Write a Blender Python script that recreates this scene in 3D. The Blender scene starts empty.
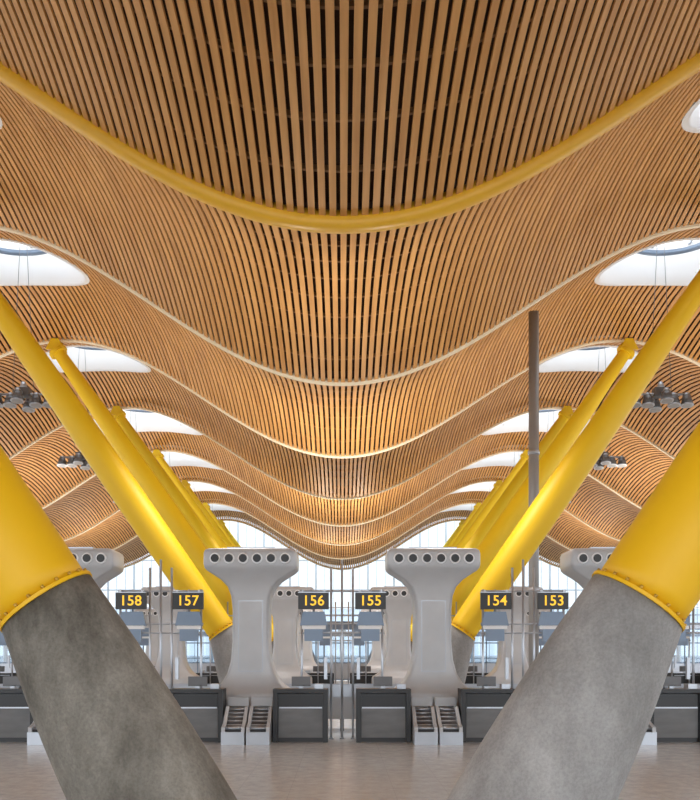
import bpy, math, random
from mathutils import Vector, Matrix
random.seed(4)
sc = bpy.context.scene
COL = sc.collection
sc.view_settings.view_transform = 'Standard'

# ------------------------------------------------------------ materials
def new_mat(name, col=(0.5,0.5,0.5), rough=0.5, metal=0.0, emis=None, estr=0.0):
    m = bpy.data.materials.new(name); m.use_nodes = True
    b = m.node_tree.nodes['Principled BSDF']
    b.inputs['Base Color'].default_value = (*col, 1)
    b.inputs['Roughness'].default_value = rough
    b.inputs['Metallic'].default_value = metal
    if emis:
        b.inputs['Emission Color'].default_value = (*emis, 1)
        b.inputs['Emission Strength'].default_value = estr
    return m

def noise_mat(name, c1, c2, scale=(1,1,1), nscale=4, rough=0.5, metal=0.0, detail=4, bump=0.0, lo=0.3, hi=0.7, bdist=0.02, nrough=0.5):
    m = new_mat(name, c1, rough, metal)
    nt = m.node_tree; b = nt.nodes['Principled BSDF']
    tc = nt.nodes.new('ShaderNodeTexCoord')
    mp = nt.nodes.new('ShaderNodeMapping'); mp.inputs['Scale'].default_value = scale
    nz = nt.nodes.new('ShaderNodeTexNoise'); nz.inputs['Scale'].default_value = nscale; nz.inputs['Detail'].default_value = detail
    nz.inputs['Roughness'].default_value = nrough
    cr = nt.nodes.new('ShaderNodeValToRGB')
    cr.color_ramp.elements[0].position = lo; cr.color_ramp.elements[0].color = (*c1, 1)
    cr.color_ramp.elements[1].position = hi; cr.color_ramp.elements[1].color = (*c2, 1)
    nt.links.new(tc.outputs['Object'], mp.inputs['Vector'])
    nt.links.new(mp.outputs['Vector'], nz.inputs['Vector'])
    nt.links.new(nz.outputs['Fac'], cr.inputs['Fac'])
    nt.links.new(cr.outputs['Color'], b.inputs['Base Color'])
    if bump:
        bp = nt.nodes.new('ShaderNodeBump'); bp.inputs['Strength'].default_value = bump; bp.inputs['Distance'].default_value = bdist
        nt.links.new(nz.outputs['Fac'], bp.inputs['Height'])
        nt.links.new(bp.outputs['Normal'], b.inputs['Normal'])
    return m

M_bamboo = noise_mat('bamboo', (0.55,0.255,0.070), (0.78,0.405,0.130), (7,0.35,0.5), 1.0, 0.5)
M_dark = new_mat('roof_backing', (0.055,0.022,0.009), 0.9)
M_purlin = new_mat('purlin', (0.24,0.12,0.045), 0.7)
M_ribY = new_mat('rib_yellow', (0.90,0.50,0.035), 0.35)
M_ribC = new_mat('rib_cream', (0.95,0.84,0.62), 0.45)
def concrete(name, dark, light, scale=1.0, mix=.4):
    m = noise_mat(name, dark, light, (1.5,1.5,0.7), 0.95*scale, 0.85, detail=12, bump=0.22, nrough=0.66, lo=.36, hi=.66, bdist=.02)
    nt=m.node_tree; b=nt.nodes['Principled BSDF']
    src=b.inputs['Base Color'].links[0].from_socket
    tc=[n for n in nt.nodes if n.type=='TEX_COORD'][0]
    n2=nt.nodes.new('ShaderNodeTexNoise'); n2.inputs['Scale'].default_value=34; n2.inputs['Detail'].default_value=6; n2.inputs['Roughness'].default_value=.7
    cr=nt.nodes.new('ShaderNodeValToRGB'); cr.color_ramp.elements[0].position=.36; cr.color_ramp.elements[0].color=(.6,.6,.6,1)
    cr.color_ramp.elements[1].position=.6; cr.color_ramp.elements[1].color=(1.1,1.1,1.1,1)
    mx=nt.nodes.new('ShaderNodeMix'); mx.data_type='RGBA'; mx.blend_type='MULTIPLY'; mx.inputs[0].default_value=mix
    nt.links.new(tc.outputs['Object'],n2.inputs['Vector']); nt.links.new(n2.outputs['Fac'],cr.inputs['Fac'])
    nt.links.new(src,mx.inputs[6]); nt.links.new(cr.outputs['Color'],mx.inputs[7]); nt.links.new(mx.outputs[2],b.inputs['Base Color'])
    return m
M_concL = concrete('concrete_stained_shaded', (0.105,0.095,0.078), (0.34,0.32,0.28), mix=.5)  # stains, plus the left column's shade mixed into a darker base colour
M_concR = concrete('concrete', (0.25,0.245,0.24), (0.44,0.435,0.43))
M_white = new_mat('white_paint', (0.88,0.89,0.90), 0.5)
M_totem = noise_mat('pale_metal', (0.47,0.48,0.50), (0.53,0.54,0.56), (1,1,1), 2, 0.34, metal=0.1)
M_steel = new_mat('steel', (0.46,0.49,0.54), 0.3, 0.6)
M_dsteel = new_mat('dark_steel', (0.14,0.14,0.145), 0.4, 0.3)
M_mast = new_mat('mast_paint', (0.32,0.325,0.33), 0.4, 0.2)
M_black = new_mat('black_plastic', (0.012,0.012,0.014), 0.35)
M_grey = noise_mat('desk_panel', (0.12,0.122,0.125), (0.17,0.172,0.175), (1,1,4), 2, 0.4)
M_blue = new_mat('blue_grey', (0.19,0.25,0.34), 0.35, 0.2)
M_facade = new_mat('facade_frame', (0.42,0.48,0.54), 0.5)
M_rubber = new_mat('belt_rubber', (0.05,0.05,0.055), 0.6)
M_text = new_mat('sign_yellow', (1.0,0.6,0.03), 0.5, 0, (1.0,0.6,0.05), 0.6)
M_lamp = new_mat('lamp_lens', (.3,.3,.3), 0.3)
M_bolt = new_mat('bolt', (0.6,0.36,0.05), 0.35, 0.3)

def glass_mat(name, tint=(0.93,0.97,1.0), gl=0.08):
    m = bpy.data.materials.new(name); m.use_nodes = True
    nt = m.node_tree; nt.nodes.clear()
    o = nt.nodes.new('ShaderNodeOutputMaterial'); mx = nt.nodes.new('ShaderNodeMixShader')
    t = nt.nodes.new('ShaderNodeBsdfTransparent'); t.inputs[0].default_value = (*tint,1)
    g = nt.nodes.new('ShaderNodeBsdfGlossy'); g.inputs['Roughness'].default_value = 0.05
    mx.inputs[0].default_value = gl
    nt.links.new(t.outputs[0], mx.inputs[1]); nt.links.new(g.outputs[0], mx.inputs[2]); nt.links.new(mx.outputs[0], o.inputs[0])
    return m
M_tint = glass_mat('tinted_glass',(0.40,0.44,0.47),0.06)
M_bal = glass_mat('balustrade_glass',(0.62,0.72,0.82),0.1)

def floor_mat():
    m = new_mat('terrazzo_floor', (0.5,0.5,0.48), 0.22)
    nt = m.node_tree; b = nt.nodes['Principled BSDF']
    tc = nt.nodes.new('ShaderNodeTexCoord')
    br = nt.nodes.new('ShaderNodeTexBrick'); br.offset = 0.0
    br.inputs['Scale'].default_value = 1.0
    br.inputs['Brick Width'].default_value = 0.6; br.inputs['Row Height'].default_value = 0.6
    br.inputs['Mortar Size'].default_value = 0.003
    br.inputs['Color1'].default_value = (0.66,0.70,0.735,1); br.inputs['Color2'].default_value = (0.64,0.68,0.715,1)
    br.inputs['Mortar'].default_value = (0.55,0.58,0.61,1)
    nz = nt.nodes.new('ShaderNodeTexNoise'); nz.inputs['Scale'].default_value = 5; nz.inputs['Detail'].default_value = 14; nz.inputs['Roughness'].default_value=.8
    cr = nt.nodes.new('ShaderNodeValToRGB')
    cr.color_ramp.elements[0].position=0.35; cr.color_ramp.elements[0].color=(0.74,0.735,0.73,1)
    cr.color_ramp.elements[1].position=0.62; cr.color_ramp.elements[1].color=(1.05,1.05,1.05,1)
    mx = nt.nodes.new('ShaderNodeMix'); mx.data_type='RGBA'; mx.blend_type='MULTIPLY'; mx.inputs[0].default_value=1.0
    nt.links.new(tc.outputs['Object'], br.inputs['Vector']); nt.links.new(tc.outputs['Object'], nz.inputs['Vector'])
    nt.links.new(nz.outputs['Fac'], cr.inputs['Fac'])
    nt.links.new(br.outputs['Color'], mx.inputs[6]); nt.links.new(cr.outputs['Color'], mx.inputs[7])
    nt.links.new(mx.outputs[2], b.inputs['Base Color'])
    return m
M_floor = floor_mat()

# ------------------------------------------------------------ mesh builder
class MB:
    def __init__(s): s.v=[]; s.f=[]; s.m=[]; s.sm=[]; s.mats=[]
    def mi(s, mat):
        if mat not in s.mats: s.mats.append(mat)
        return s.mats.index(mat)
    def face(s, idx, mat, smooth=False):
        s.f.append(idx); s.m.append(s.mi(mat)); s.sm.append(smooth)
    def box(s, x0,x1,y0,y1,z0,z1, mat):
        b=len(s.v)
        s.v += [(x0,y0,z0),(x1,y0,z0),(x1,y1,z0),(x0,y1,z0),(x0,y0,z1),(x1,y0,z1),(x1,y1,z1),(x0,y1,z1)]
        for q in ((0,3,2,1),(4,5,6,7),(0,1,5,4),(1,2,6,5),(2,3,7,6),(3,0,4,7)):
            s.face([b+i for i in q], mat)
    def prism(s, prof, y0, y1, mat):
        b=len(s.v); n=len(prof)
        s.v += [(x,y0,z) for x,z in prof] + [(x,y1,z) for x,z in prof]
        s.face([b+i for i in range(n)], mat); s.face([b+n+i for i in reversed(range(n))], mat)
        for i in range(n):
            j=(i+1)%n; s.face([b+i,b+n+i,b+n+j,b+j], mat)
    def prism_x(s, prof, x0, x1, mat):
        b=len(s.v); n=len(prof)
        s.v += [(x0,y,z) for y,z in prof] + [(x1,y,z) for y,z in prof]
        s.face([b+i for i in range(n)], mat); s.face([b+n+i for i in reversed(range(n))], mat)
        for i in range(n):
            j=(i+1)%n; s.face([b+i,b+n+i,b+n+j,b+j], mat)
    def rings(s, rings, mat, caps=True, smooth=True, mats=None):
        b=len(s.v); n=len(rings[0])
        for r in rings: s.v += [tuple(p) for p in r]
        for k in range(len(rings)-1):
            mm = mats[k] if mats else mat
            for i in range(n):
                j=(i+1)%n
                s.face([b+k*n+i,b+k*n+j,b+(k+1)*n+j,b+(k+1)*n+i], mm, smooth)
        if caps:
            s.face([b+i for i in reversed(range(n))], mat); e=b+(len(rings)-1)*n
            s.face([e+i for i in range(n)], mats[-1] if mats else mat)
    def tube(s, p0, p1, r0, r1, mat, n=16, caps=True):
        p0=Vector(p0); p1=Vector(p1); d=(p1-p0).normalized()
        a = Vector((0,0,1)) if abs(d.z)<0.9 else Vector((1,0,0))
        u=d.cross(a).normalized(); v=d.cross(u).normalized()
        R=[]
        for p,r in ((p0,r0),(p1,r1)):
            R.append([p+u*(r*math.cos(2*math.pi*i/n))+v*(r*math.sin(2*math.pi*i/n)) for i in range(n)])
        s.rings(R, mat, caps)
    def mesh(s, name, fix=True):
        me=bpy.data.meshes.new(name); me.from_pydata(s.v,[],s.f)
        for m in s.mats: me.materials.append(m)
        me.polygons.foreach_set('material_index', s.m)
        me.polygons.foreach_set('use_smooth', s.sm)
        me.update()
        if fix:
            import bmesh
            bm=bmesh.new(); bm.from_mesh(me); bmesh.ops.recalc_face_normals(bm, faces=bm.faces); bm.to_mesh(me); bm.free()
        return me
    def obj(s, name, loc=(0,0,0), parent=None, fix=True):
        o=bpy.data.objects.new(name, s.mesh(name,fix)); o.location=loc; COL.objects.link(o)
        if parent: o.parent=parent
        return o
def inst(name, me, loc, rotz=0, parent=None, scale=None):
    o=bpy.data.objects.new(name, me); o.location=loc; o.rotation_euler=(0,0,rotz); COL.objects.link(o)
    if scale: o.scale=scale
    if parent: o.parent=parent
    return o

# ------------------------------------------------------------ ceiling
EYE=1.6; RIB0=15.0; BAY=9.0; SAG=0.6
def zc(x): return EYE+6.37+1.9*(1-math.cos(math.pi*x/9))
def arch(y):
    t=((y-RIB0)/BAY)%1.0
    return SAG*4*t*(1-t)
def tang(x):
    dz=1.9*math.pi/9*math.sin(math.pi*x/9); l=math.hypot(1,dz); return 1/l, dz/l
XL=31.5; K0=-3; K1=7
SKY=[]
for k in range(-3,K1):
    if k==-1: continue
    for cx in (-27,-9,9,27):
        if k>=3: SKY.append((cx, RIB0+BAY*(k+0.5)-0.4, 2.5, 2.4))
        elif k==0: SKY.append((cx*.985, RIB0+BAY*(k+0.5)-0.7, 2.35, 1.8))
        else: SKY.append((cx, RIB0+BAY*(k+0.5)-0.9, 1.95, 1.85))
def chord(x, y0, y1):
    for cx,cy,rx,ry in SKY:
        if y0<cy<y1 and abs(x-cx)<rx:
            h=ry*math.sqrt(1-((x-cx)/rx)**2); return cy-h, cy+h
    return None
SP=0.158; W=0.099; TH=0.03
xs=[]; x=-XL
while x<XL:
    xs.append(x); tx,_=tang(x); x+=SP*tx
sl=MB()
for x in xs:
    tx,tz=tang(x); nx,nz=-tz,tx
    z=zc(x)
    for k in range(K0,K1):
        y0=RIB0+BAY*k+0.05; y1=RIB0+BAY*(k+1)-0.05
        c=chord(x,y0,y1)
        ivs=[(y0,y1)] if not c else [(y0,c[0]),(c[1],y1)]
        for a,b_ in ivs:
            n=max(1,int(math.ceil((b_-a)/1.1)))
            base=len(sl.v)
            for i in range(n+1):
                y=a+(b_-a)*i/n; yy=min(max(y,y0),y1); t=((yy-RIB0-BAY*k)/BAY); zz=z+SAG*4*t*(1-t)
                sl.v += [(x-tx*W/2,y,zz-tz*W/2),(x+tx*W/2,y,zz+tz*W/2),
                         (x+tx*W/2+nx*TH,y,zz+tz*W/2+nz*TH),(x-tx*W/2+nx*TH,y,zz-tz*W/2+nz*TH)]
            for i in range(n):
                q=base+4*i
                sl.face([q,q+4,q+5,q+1],M_bamboo); sl.face([q+1,q+5,q+6,q+2],M_bamboo); sl.face([q+3,q+7,q+4,q],M_bamboo)
ceiling=sl.obj('ceiling',fix=False)
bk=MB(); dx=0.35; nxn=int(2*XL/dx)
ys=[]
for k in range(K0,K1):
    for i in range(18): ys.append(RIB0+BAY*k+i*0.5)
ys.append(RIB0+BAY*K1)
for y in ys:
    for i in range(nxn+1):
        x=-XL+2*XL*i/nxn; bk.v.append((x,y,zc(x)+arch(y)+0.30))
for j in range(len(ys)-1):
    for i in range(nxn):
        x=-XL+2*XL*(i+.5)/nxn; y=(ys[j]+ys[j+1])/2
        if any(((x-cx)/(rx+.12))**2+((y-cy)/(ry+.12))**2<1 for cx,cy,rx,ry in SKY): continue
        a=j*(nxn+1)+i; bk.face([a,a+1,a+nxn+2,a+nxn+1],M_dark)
def strip(mb,y,w,z0,z1,mat,xa=-XL,xb=XL,step=0.5,skip=True):
    n=int((xb-xa)/step)
    for i in range(n):
        x0=xa+(xb-xa)*i/n; x1=xa+(xb-xa)*(i+1)/n; xm=(x0+x1)/2
        if skip and any(((xm-cx)/(rx+.3))**2+((y-cy)/(ry+.05))**2<1 for cx,cy,rx,ry in SKY): continue
        b=len(mb.v)
        for xx in (x0,x1):
            zz=zc(xx)+arch(y)
            mb.v += [(xx,y-w,zz+z0),(xx,y+w,zz+z0),(xx,y+w,zz+z1),(xx,y-w,zz+z1)]
        for q in ((0,1,5,4),(1,2,6,5),(3,0,4,7)): mb.face([b+t for t in q],mat)
for k in range(K0,K1):
    for i in range(1,9):
        strip(bk,RIB0+BAY*k+i*1.0,0.03,0.045,0.12,M_purlin)
bk.obj('roof_backing',parent=ceiling,fix=False)
for k in range(K0,K1+1):
    rb=MB(); y=RIB0+BAY*k; mat=M_ribY if k<=0 else M_ribC
    hw,top,bot=(0.16,0.16,0.13) if k<=0 else (0.07,0.12,0.045)
    R=[]; n=252
    for i in range(n+1):
        x=-XL+2*XL*i/n; z=zc(x); tx,tz=tang(x); nx,nz=-tz,tx
        sec=[]
        for a in range(12):
            an=2*math.pi*a/12; cy=math.cos(an); s_=math.sin(an)
            cy=math.copysign(abs(cy)**0.6,cy); s_=math.copysign(abs(s_)**0.6,s_)
            h=(top if s_>0 else bot)*s_
            sec.append((x+nx*h,y+hw*cy,z+nz*h))
        R.append(sec)
    rb.rings(R,mat); rb.obj('rib_%d'%(k-K0+1),parent=ceiling)
def sky_mesh(cx,cy,rx,ry):
    s=MB(); n=48
    def ring(f,dz,flat=None):
        out=[]
        for i in range(n):
            a=2*math.pi*i/n; X=cx+rx*f*math.cos(a); Y=cy+ry*f*math.sin(a)
            Z=(zc(X)+arch(Y)+dz) if flat is None else flat
            out.append((X,Y,Z))
        return out
    zt=zc(cx)+SAG+1.0
    s.rings([ring(1.05,-0.02),ring(1.0,-0.05),ring(0.985,-0.02),ring(0.97,0.3),ring(0.92,0,zt)],M_white,caps=False)
    s.rings([ring(1.05,-0.02),ring(1.06,0.29),ring(1.3,0.32)],M_white,caps=False)
    s.rings([ring(0.62,0,zt-.50),ring(0.62,0,zt-.36),ring(.58,0,zt-.36),ring(.58,0,zt-.50),ring(.62,0,zt-.50)],M_blue,caps=False)
    for t in (-0.5,0,0.5):
        h=math.sqrt(1-t*t)*0.92
        s.box(cx+rx*t-.03,cx+rx*t+.03,cy-ry*h,cy+ry*h,zt-.05,zt+.03,M_steel)
        s.box(cx-rx*h,cx+rx*h,cy+ry*t-.03,cy+ry*t+.03,zt-.05,zt+.03,M_steel)
    return s
for c in SKY:
    sky_mesh(*c).obj('skylight',parent=None,fix=False)

# ------------------------------------------------------------ floor & ground
f=MB(); f.box(-XL,XL,-12,82,-0.2,0,M_floor); f.obj('floor')
g=MB(); g.box(-250,250,-200,500,-0.5,-0.25,new_mat('apron',(0.55,0.56,0.56),0.9)); g.obj('airport_apron_ground')

# ------------------------------------------------------------ glazed walls
def glazed(name, along, a0,a1, pos, h, step, glass=None, mat=None, fine=False):
    w=MB(); mat=mat or M_white
    def bx(a,b,c,d,m,t=0.06):
        if along=='x': w.box(a,b,pos-t,pos+t,c,d,m)
        else: w.box(pos-t,pos+t,a,b,c,d,m)
    n=int(round((a1-a0)/step))
    for i in range(n+1):
        a=a0+(a1-a0)*i/n
        bx(a-.06,a+.06,0,h,mat,0.10)
        if fine and i<n:
            for q in (1,2):
                aa=a+(a1-a0)/n*q/3; bx(aa-.015,aa+.015,0,h,mat,0.05)
    for z in (0.06,1.1,2.9,4.6,6.6,9.0,h-.1):
        bx(a0,a1,z-.05,z+.05,mat)
    bx(a0,a1,2.95,3.25,M_steel,0.12)
    if glass:
        b=len(w.v); w.v += [(a0,pos,0),(a1,pos,0),(a1,pos,h),(a0,pos,h)]; w.face([b,b+1,b+2,b+3],glass)
    w.obj(name)
glazed('wall_back','x',-XL,XL,81.6,12.6,2.1,M_tint,M_facade,True)
glazed('wall_left','y',-12,81.5,-XL+.1,10.6,3.0)
glazed('wall_right','y',-12,81.5,XL-.1,10.6,3.0)

m=MB()
m.box(-XL+.3,XL-.3,-1.6,1.6,3.25,3.6,M_totem)
m.box(-XL+.3,XL-.3,-1.65,-1.6,3.2,3.65,M_steel)
m.box(-XL+.3,XL-.3,-1.58,-1.54,4.66,4.72,M_steel)
b=len(m.v); m.v += [(-XL+.3,-1.56,3.6),(XL-.3,-1.56,3.6),(XL-.3,-1.56,4.6),(-XL+.3,-1.56,4.6)]; m.face([b,b+1,b+2,b+3],M_bal)
for i in range(43): 
    x=-31+i*62/42; m.box(x-.03,x+.03,-1.6,-1.52,3.6,4.7,M_steel)
for i in range(11):
    x=-30+i*6; m.tube((x,0,0),(x,0,3.25),.16,.16,M_white,16); m.box(x-.3,x+.3,-1.3,1.3,3.0,3.25,M_white)
m.obj('upper_walkway',(0,72,0))
def screen_mesh():
    m=MB()
    for i in range(7):
        m.box(-3+i-.03,-3+i+.03,-.03,.03,0,2.9,M_blue)
    for z in (.08,1.0,2.1,2.87): m.box(-3,3,-.03,.03,z-.03,z+.03,M_blue)
    m.box(-3,3,-.01,.01,.1,1.0,M_steel)
    b=len(m.v); m.v += [(-3,0,1),(3,0,1),(3,0,2.87),(-3,0,2.87)]; m.face([b,b+1,b+2,b+3],M_bal)
    m.box(-1,1,-.08,.08,2.9,3.3,M_blue)
    return m.mesh('glazed_partition')
SM=screen_mesh()
for i in range(-3,4): inst('glazed_partition',SM,(i*7.0,56,0))

# ------------------------------------------------------------ columns
def column(name, sx, y, ztop, col, rs=1.0, conc=None):
    m=MB(); paint=new_mat('column_paint',col,0.5)
    M_conc=conc or M_concR
    J=Vector((-2.84,0,2.08)); B=Vector((-1.72,0,0.0)) if rs>=1.0 else Vector((-2.1,0,0))
    D=Vector((-9.42+2.84,0,11.62-2.08)).normalized()
    L=(ztop-2.08)/D.z
    U=Vector((D.z,0,-D.x)); V=Vector((0,1,0))
    n=40
    def ring(c,u,ru,rv): return [c+u*(ru*rs*math.cos(2*math.pi*i/n))+V*(rv*rs*math.sin(2*math.pi*i/n)) for i in range(n)]
    R=[]
    for i in range(11):
        t=i/10; c=B.lerp(J,t); u=Vector((1,0,0)).lerp(U,t**1.1).normalized()
        R.append(ring(c,u,0.79+(0.475-0.79)*t,0.66+(0.46-0.66)*t))
    m.rings(R,M_conc)
    m.rings([ring(J+D*a,U,r,r) for a,r in ((-0.015,.46),(-0.015,.49),(0.02,.49),(0.02,.44))],paint,smooth=False)
    for i in range(20):
        a=2*math.pi*i/20; c=J+U*(.468*rs*math.cos(a))+V*(.468*rs*math.sin(a))
        m.tube(c+D*.02,c+D*.055,.016,.016,M_bolt,6)
    prof=[(0,.445),(.04,.455),(.15,.475),(.35,.48),(.5,.455),(.7,.40),(.85,.335),(.97,.27),(1,.25)]
    R=[]
    for k in range(len(prof)-1):
        for s_ in range(3):
            t=prof[k][0]+(prof[k+1][0]-prof[k][0])*s_/3; r=prof[k][1]+(prof[k+1][1]-prof[k][1])*s_/3
            R.append(ring(J+D*(.02+t*L),U,r,r))
    R.append(ring(J+D*(.02+L),U,.25,.25))
    m.rings(R,paint)
    T=J+D*(L+.03)
    m.rings([ring(T+D*a,U,r,r) for a,r in ((-.16,.26),(-.16,.40),(-.04,.40),(-.04,.26))],paint,smooth=False)
    for dy in (-.2,.2):
        m.prism([(T.x-.30,T.z-.05),(T.x+.30,T.z-.05),(T.x+.12,T.z+.30),(T.x-.12,T.z+.30)],dy-.03,dy+.03,paint)
    if sx>0: m.v=[(-a,b,c) for a,b,c in [tuple(p) for p in m.v]]
    else: m.v=[tuple(p) for p in m.v]
    return m.obj('roof_column',(0,y,0))
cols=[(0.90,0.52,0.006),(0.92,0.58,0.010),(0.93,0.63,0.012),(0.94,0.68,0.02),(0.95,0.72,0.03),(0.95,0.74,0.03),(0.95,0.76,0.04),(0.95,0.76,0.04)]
for sx in (-1,1):
    column('c',sx,9.7,12.05,cols[0],1.03,M_concL if sx<0 else M_concR)
    for k in range(1,K1+1):
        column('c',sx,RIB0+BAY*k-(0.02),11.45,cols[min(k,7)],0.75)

m=MB(); m.tube((0,0,0),(0,0,10.55),0.135,0.135,M_mast,24); m.tube((0,0,0),(0,0,.05),0.26,0.26,M_dsteel,24)
m.tube((0,0,3.2),(0,0,3.3),0.155,0.155,M_steel,24); m.tube((0,0,6.8),(0,0,6.9),0.155,0.155,M_steel,24)
m.obj('steel_mast',(5.05,26.6,0))

# ------------------------------------------------------------ air-jet totems
def totem_mesh():
    m=MB()
    lv=[(0,.80,.50),(.80,.80,.50),(.86,.77,.49),(.93,.66,.46),(1.03,.54,.43),(1.2,.44,.41),(1.45,.37,.40),(1.8,.34,.40),(2.4,.34,.40),
        (2.65,.365,.41),(2.82,.43,.42),(2.95,.55,.44),(3.05,.70,.46),(3.12,.81,.48),(3.17,.855,.50),(3.24,.87,.51),(3.44,.87,.51),(3.50,.85,.50),(3.53,.80,.46)]
    R=[]
    for z,hx,hy in lv:
        r=[]; c=min(.07,hx*.3)
        for (sx,sy,a0) in ((1,1,0),(-1,1,90),(-1,-1,180),(1,-1,270)):
            for q in range(4):
                a=math.radians(a0+q*30); r.append((sx*(hx-c)+c*math.cos(a),sy*(hy-c)+c*math.sin(a),z))
        R.append(r)
    m.rings(R,M_totem)
    for i in range(6):
        x=-.65+.26*i
        for s in (-1,1):
            m.tube((x,s*.505,3.34),(x,s*.545,3.34),.105,.095,M_white,20)
            m.tube((x,s*.54,3.34),(x,s*.552,3.34),.075,.075,M_black,20)
    m.box(-.215,.215,-.425,-.395,1.25,2.55,M_totem)
    m.box(-.23,.23,-.415,-.39,1.235,2.565,M_steel)
    m.box(-.80,.80,-.503,-.49,.40,.42,M_steel)
    m.box(-.45,.45,-.3,.3,3.53,3.57,M_steel)
    return m.mesh('air_jet_totem')
TM=totem_mesh()
P=3.33
for row,y in enumerate((19.25,30.5,46.0)):
    for i in range(-3 if row==0 else -4, 3 if row==0 else 4):
        inst('air_jet_totem',TM,((i+.5)*P*1.025,y,0))

# ------------------------------------------------------------ check-in desks
def desk_mesh():
    m=MB()
    m.box(-.42,.42,-.02,.40,.06,.86,M_black)
    m.box(-.39,.39,-.035,-.02,.08,.60,M_grey); m.box(-.39,.39,-.035,-.02,.63,.84,M_black)
    m.box(-.42,.42,0,.38,0,.06,M_black)
    for s in (-1,1):
        m.box(s*.445-.04,s*.445+.04,-.09,.44,0,.94,M_black)
    m.box(-.485,.485,-.12,.46,.88,.945,M_black)
    m.box(-.38,.38,-.045,-.036,.60,.625,M_steel)
    m.box(-.04,.04,.2,.28,.945,1.0,M_steel)
    m.box(-.17,.17,.20,.23,.985,1.16,M_dsteel)
    m.box(.25,.40,.05,.3,.945,1.03,M_steel)
    return m.mesh('check_in_desk')
DM=desk_mesh()
def conv_mesh():
    m=MB()
    pr=[(-.55,0),(.45,0),(.45,.62),(.15,.62),(-.30,.36),(-.55,.30)]
    for s in (-1,1):
        m.prism_x(pr,s*.17-.03,s*.17+.03,M_totem)
    m.prism_x([(-.50,.05),(.44,.05),(.44,.55),(.15,.55),(-.30,.30),(-.50,.25)],-.14,.14,M_rubber)
    for i in range(9):
        t=i/8; y=-.48+.92*t; z=.28+max(0,(y+.30))*.57 if y<.15 else .57
        m.tube((-.14,y,z),(.14,y,z),.025,.025,M_steel,10)
    m.box(-.20,.20,-.60,-.55,0,.22,M_steel)
    m.box(-.19,.19,.36,.46,.62,.78,M_totem)
    return m.mesh('baggage_conveyor')
CM=conv_mesh()
for i in range(-2,3):
    for s in (-1,1):
        inst('check_in_desk',DM,(i*P+s*.735,17.95,0))
for i in range(-3,3):
    for s in (-1,1):
        inst('baggage_conveyor',CM,((i+.5)*P+s*.215,17.95,0))
for i in range(-3,4):
    for s in (-1,1):
        inst('check_in_desk',DM,(i*P+s*.735,31.8,0),math.pi)

m=MB(); m.box(-14,14,-.45,.45,.25,.72,M_totem); m.box(-14,14,-.38,.38,.72,.75,M_rubber)
m.box(-14,14,-.5,-.45,.70,.93,M_steel); m.box(-14,14,.45,.5,.70,.93,M_steel)
for i in range(29): m.box(-14+i-.04,-14+i+.04,-.35,.35,0,.25,M_dsteel)
m.obj('collector_belt',(0,20.8,0))

# ------------------------------------------------------------ gantries & number signs
def gantry_mesh():
    m=MB()
    for x in (-.74,-.20,0,.20,.74):
        h=3.15 if abs(x)<.5 else 2.75
        if x==0: h=3.3
        m.tube((x,0,0),(x,0,h),.022,.022,M_steel,10); m.tube((x,0,0),(x,0,.03),.045,.045,M_steel,12)
    for z in (1.95,2.12,2.72):
        m.tube((-.78,0,z),(.78,0,z),.018,.018,M_steel,8)
    for s in (-1,1):
        m.prism([(s*.52-.25,2.08),(s*.52+.25,2.08),(s*.52+.20,2.34),(s*.52-.20,2.34)],-.05,.05,M_blue)
        m.box(s*.52-.22,s*.52+.22,-.05,.04,2.02,2.09,M_white)
        m.box(s*.52-.17,s*.52+.17,-.05,.03,1.80,2.02,M_blue)
        m.tube((s*.52,0,2.3),(s*.52,0,2.75),.02,.02,M_steel,8)
        m.box(s*.30-.03,s*.30+.03,-.04,.04,1.1,1.5,M_steel)
    return m.mesh('counter_gantry')
GM=gantry_mesh()
labels={(-2,-1):'160',(-2,1):'159',(-1,-1):'158',(-1,1):'157',(0,-1):'156',(0,1):'155',(1,-1):'154',(1,1):'153',(2,-1):'152',(2,1):'151'}
for i in range(-2,3):
    inst('counter_gantry',GM,(i*P,18.57,0))
    for s in (-1,1):
        b=MB(); b.box(-.28,.28,-.04,.04,-.15,.15,M_black)
        b.box(-.285,.285,-.045,.045,.15,.165,M_steel)
        for q in (-.2,.2): b.box(q-.015,q+.015,-.02,.068,.165,.205,M_steel)
        sg=b.obj('counter_number_sign',(i*P+s*.52,18.45,2.53))
        cu=bpy.data.curves.new('t','FONT'); cu.body=labels[(i,s)]; cu.size=.26; cu.align_x='CENTER'; cu.align_y='CENTER'; cu.extrude=.004; cu.offset=.003; cu.space_character=1.05
        to=bpy.data.objects.new('tmp',cu); COL.objects.link(to)
        bpy.context.view_layer.update()
        me=bpy.data.meshes.new_from_object(to.evaluated_get(bpy.context.evaluated_depsgraph_get()))
        bpy.data.objects.remove(to); me.materials.clear(); me.materials.append(M_text)
        t=inst('number',me,(0,-.046,0),0,sg); t.rotation_euler=(math.pi/2,0,0)
for i in range(-3,4):
    inst('counter_gantry',GM,(i*P,31.2,0),math.pi)

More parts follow.
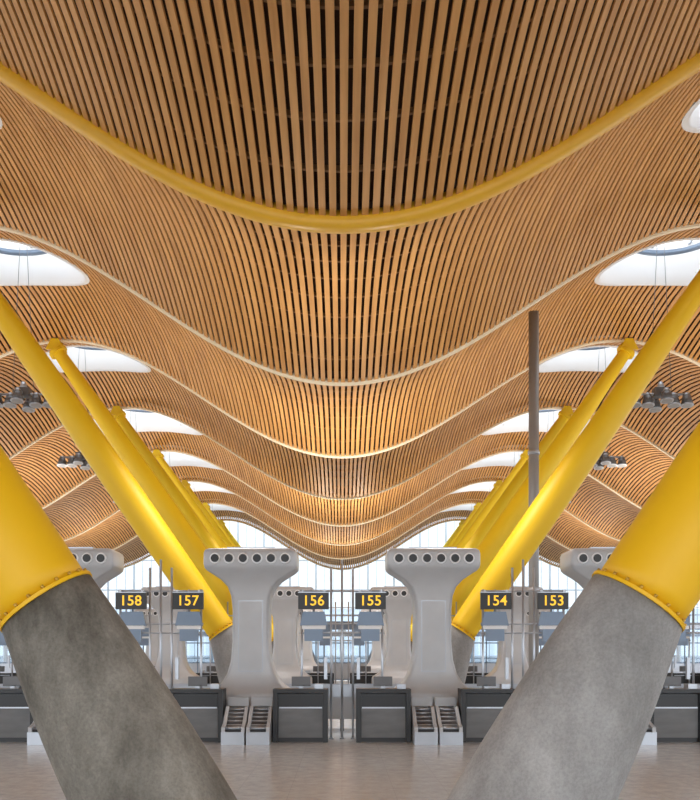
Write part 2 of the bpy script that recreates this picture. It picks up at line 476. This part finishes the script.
# ------------------------------------------------------------ hanging spotlight rigs
def rig_mesh(top):
    m=MB()
    m.tube((-.75,0,0),(.75,0,0),.035,.035,M_steel,10)
    m.tube((0,-.5,0),(0,.5,0),.035,.035,M_steel,10)
    for x in (-.3,.3): m.tube((x,0,0),(x*.3,0,top),.008,.008,M_dsteel,6)
    m.box(-.20,.20,-.16,.16,-.08,.16,M_dsteel)
    m.tube((0,0,.14),(0,0,.34),.13,.06,M_steel,16)
    for x,y in ((-.72,0),(-.36,.0),(.36,0),(.72,0),(0,-.5),(0,.5)):
        m.tube((x,y,.02),(x,y,-.10),.03,.03,M_dsteel,8)
        m.tube((x,y,-.04),(x,y-.04,-.30),.11,.17,M_dsteel,18)
        m.tube((x,y-.04,-.30),(x,y-.045,-.33),.18,.18,M_steel,18)
        m.tube((x,y-.045,-.33),(x,y-.046,-.335),.14,.14,M_lamp,18)
        m.tube((x,y,.04),(x,y,-.05),.06,.11,M_steel,14)
    return m.mesh('hanging_spotlight_rig')
RM=rig_mesh(4.2)
for k in range(1,K1):
    for s in (-1,1): inst('hanging_spotlight_rig',RM,(s*(8.8 if k==1 else 9.5),RIB0+BAY*(k+.5)-.6,8.72))

# ------------------------------------------------------------ lighting
w=bpy.data.worlds.new('World'); sc.world=w; w.use_nodes=True
bg=w.node_tree.nodes['Background']; bg.inputs[0].default_value=(0.90,0.95,1.0,1); bg.inputs[1].default_value=3.1
def spot(loc,power,ang=110,col=(1,0.86,0.70),aim=(0,0,1),size=.4,name='fill_uplight'):
    l=bpy.data.lights.new(name,'SPOT'); l.energy=power; l.spot_size=math.radians(ang); l.spot_blend=1; l.color=col; l.shadow_soft_size=size
    o=bpy.data.objects.new(name,l); o.location=loc; COL.objects.link(o)
    o.rotation_euler=Vector(aim).to_track_quat('-Z','Y').to_euler()
for y,pw in ((19.4,420),(30.5,900),(46.0,1300),(62,1300)):  # added fill spots aimed up to brighten the ceiling, no fixtures modelled
    for x in (-P/2,P/2): spot((x,y,3.75),pw,150,(1,.92,.82))
    for x in (-3.9*P,3.9*P): spot((x,y,3.75),pw*1.5,160,(1,.91,.80),(0,0,1),.8)
for y,pw in ((23.0,800),(42.0,900),(60.0,900)):  # added fill spots hung in mid-air to brighten desks, columns and floor
    for s in (-1,1): spot((s*2.5,y,7.6),pw,150,(1,.98,.95),(0,0,-1),.8,'fill_downlight')

# ------------------------------------------------------------ camera
cam=bpy.data.cameras.new('camera'); co=bpy.data.objects.new('camera',cam); COL.objects.link(co)
cam.lens=1010/800*36; cam.sensor_width=36; cam.shift_y=252/800; cam.shift_x=8/800; cam.clip_end=1000
co.location=(0,0,EYE); co.rotation_euler=(math.pi/2,0,0)
sc.camera=co
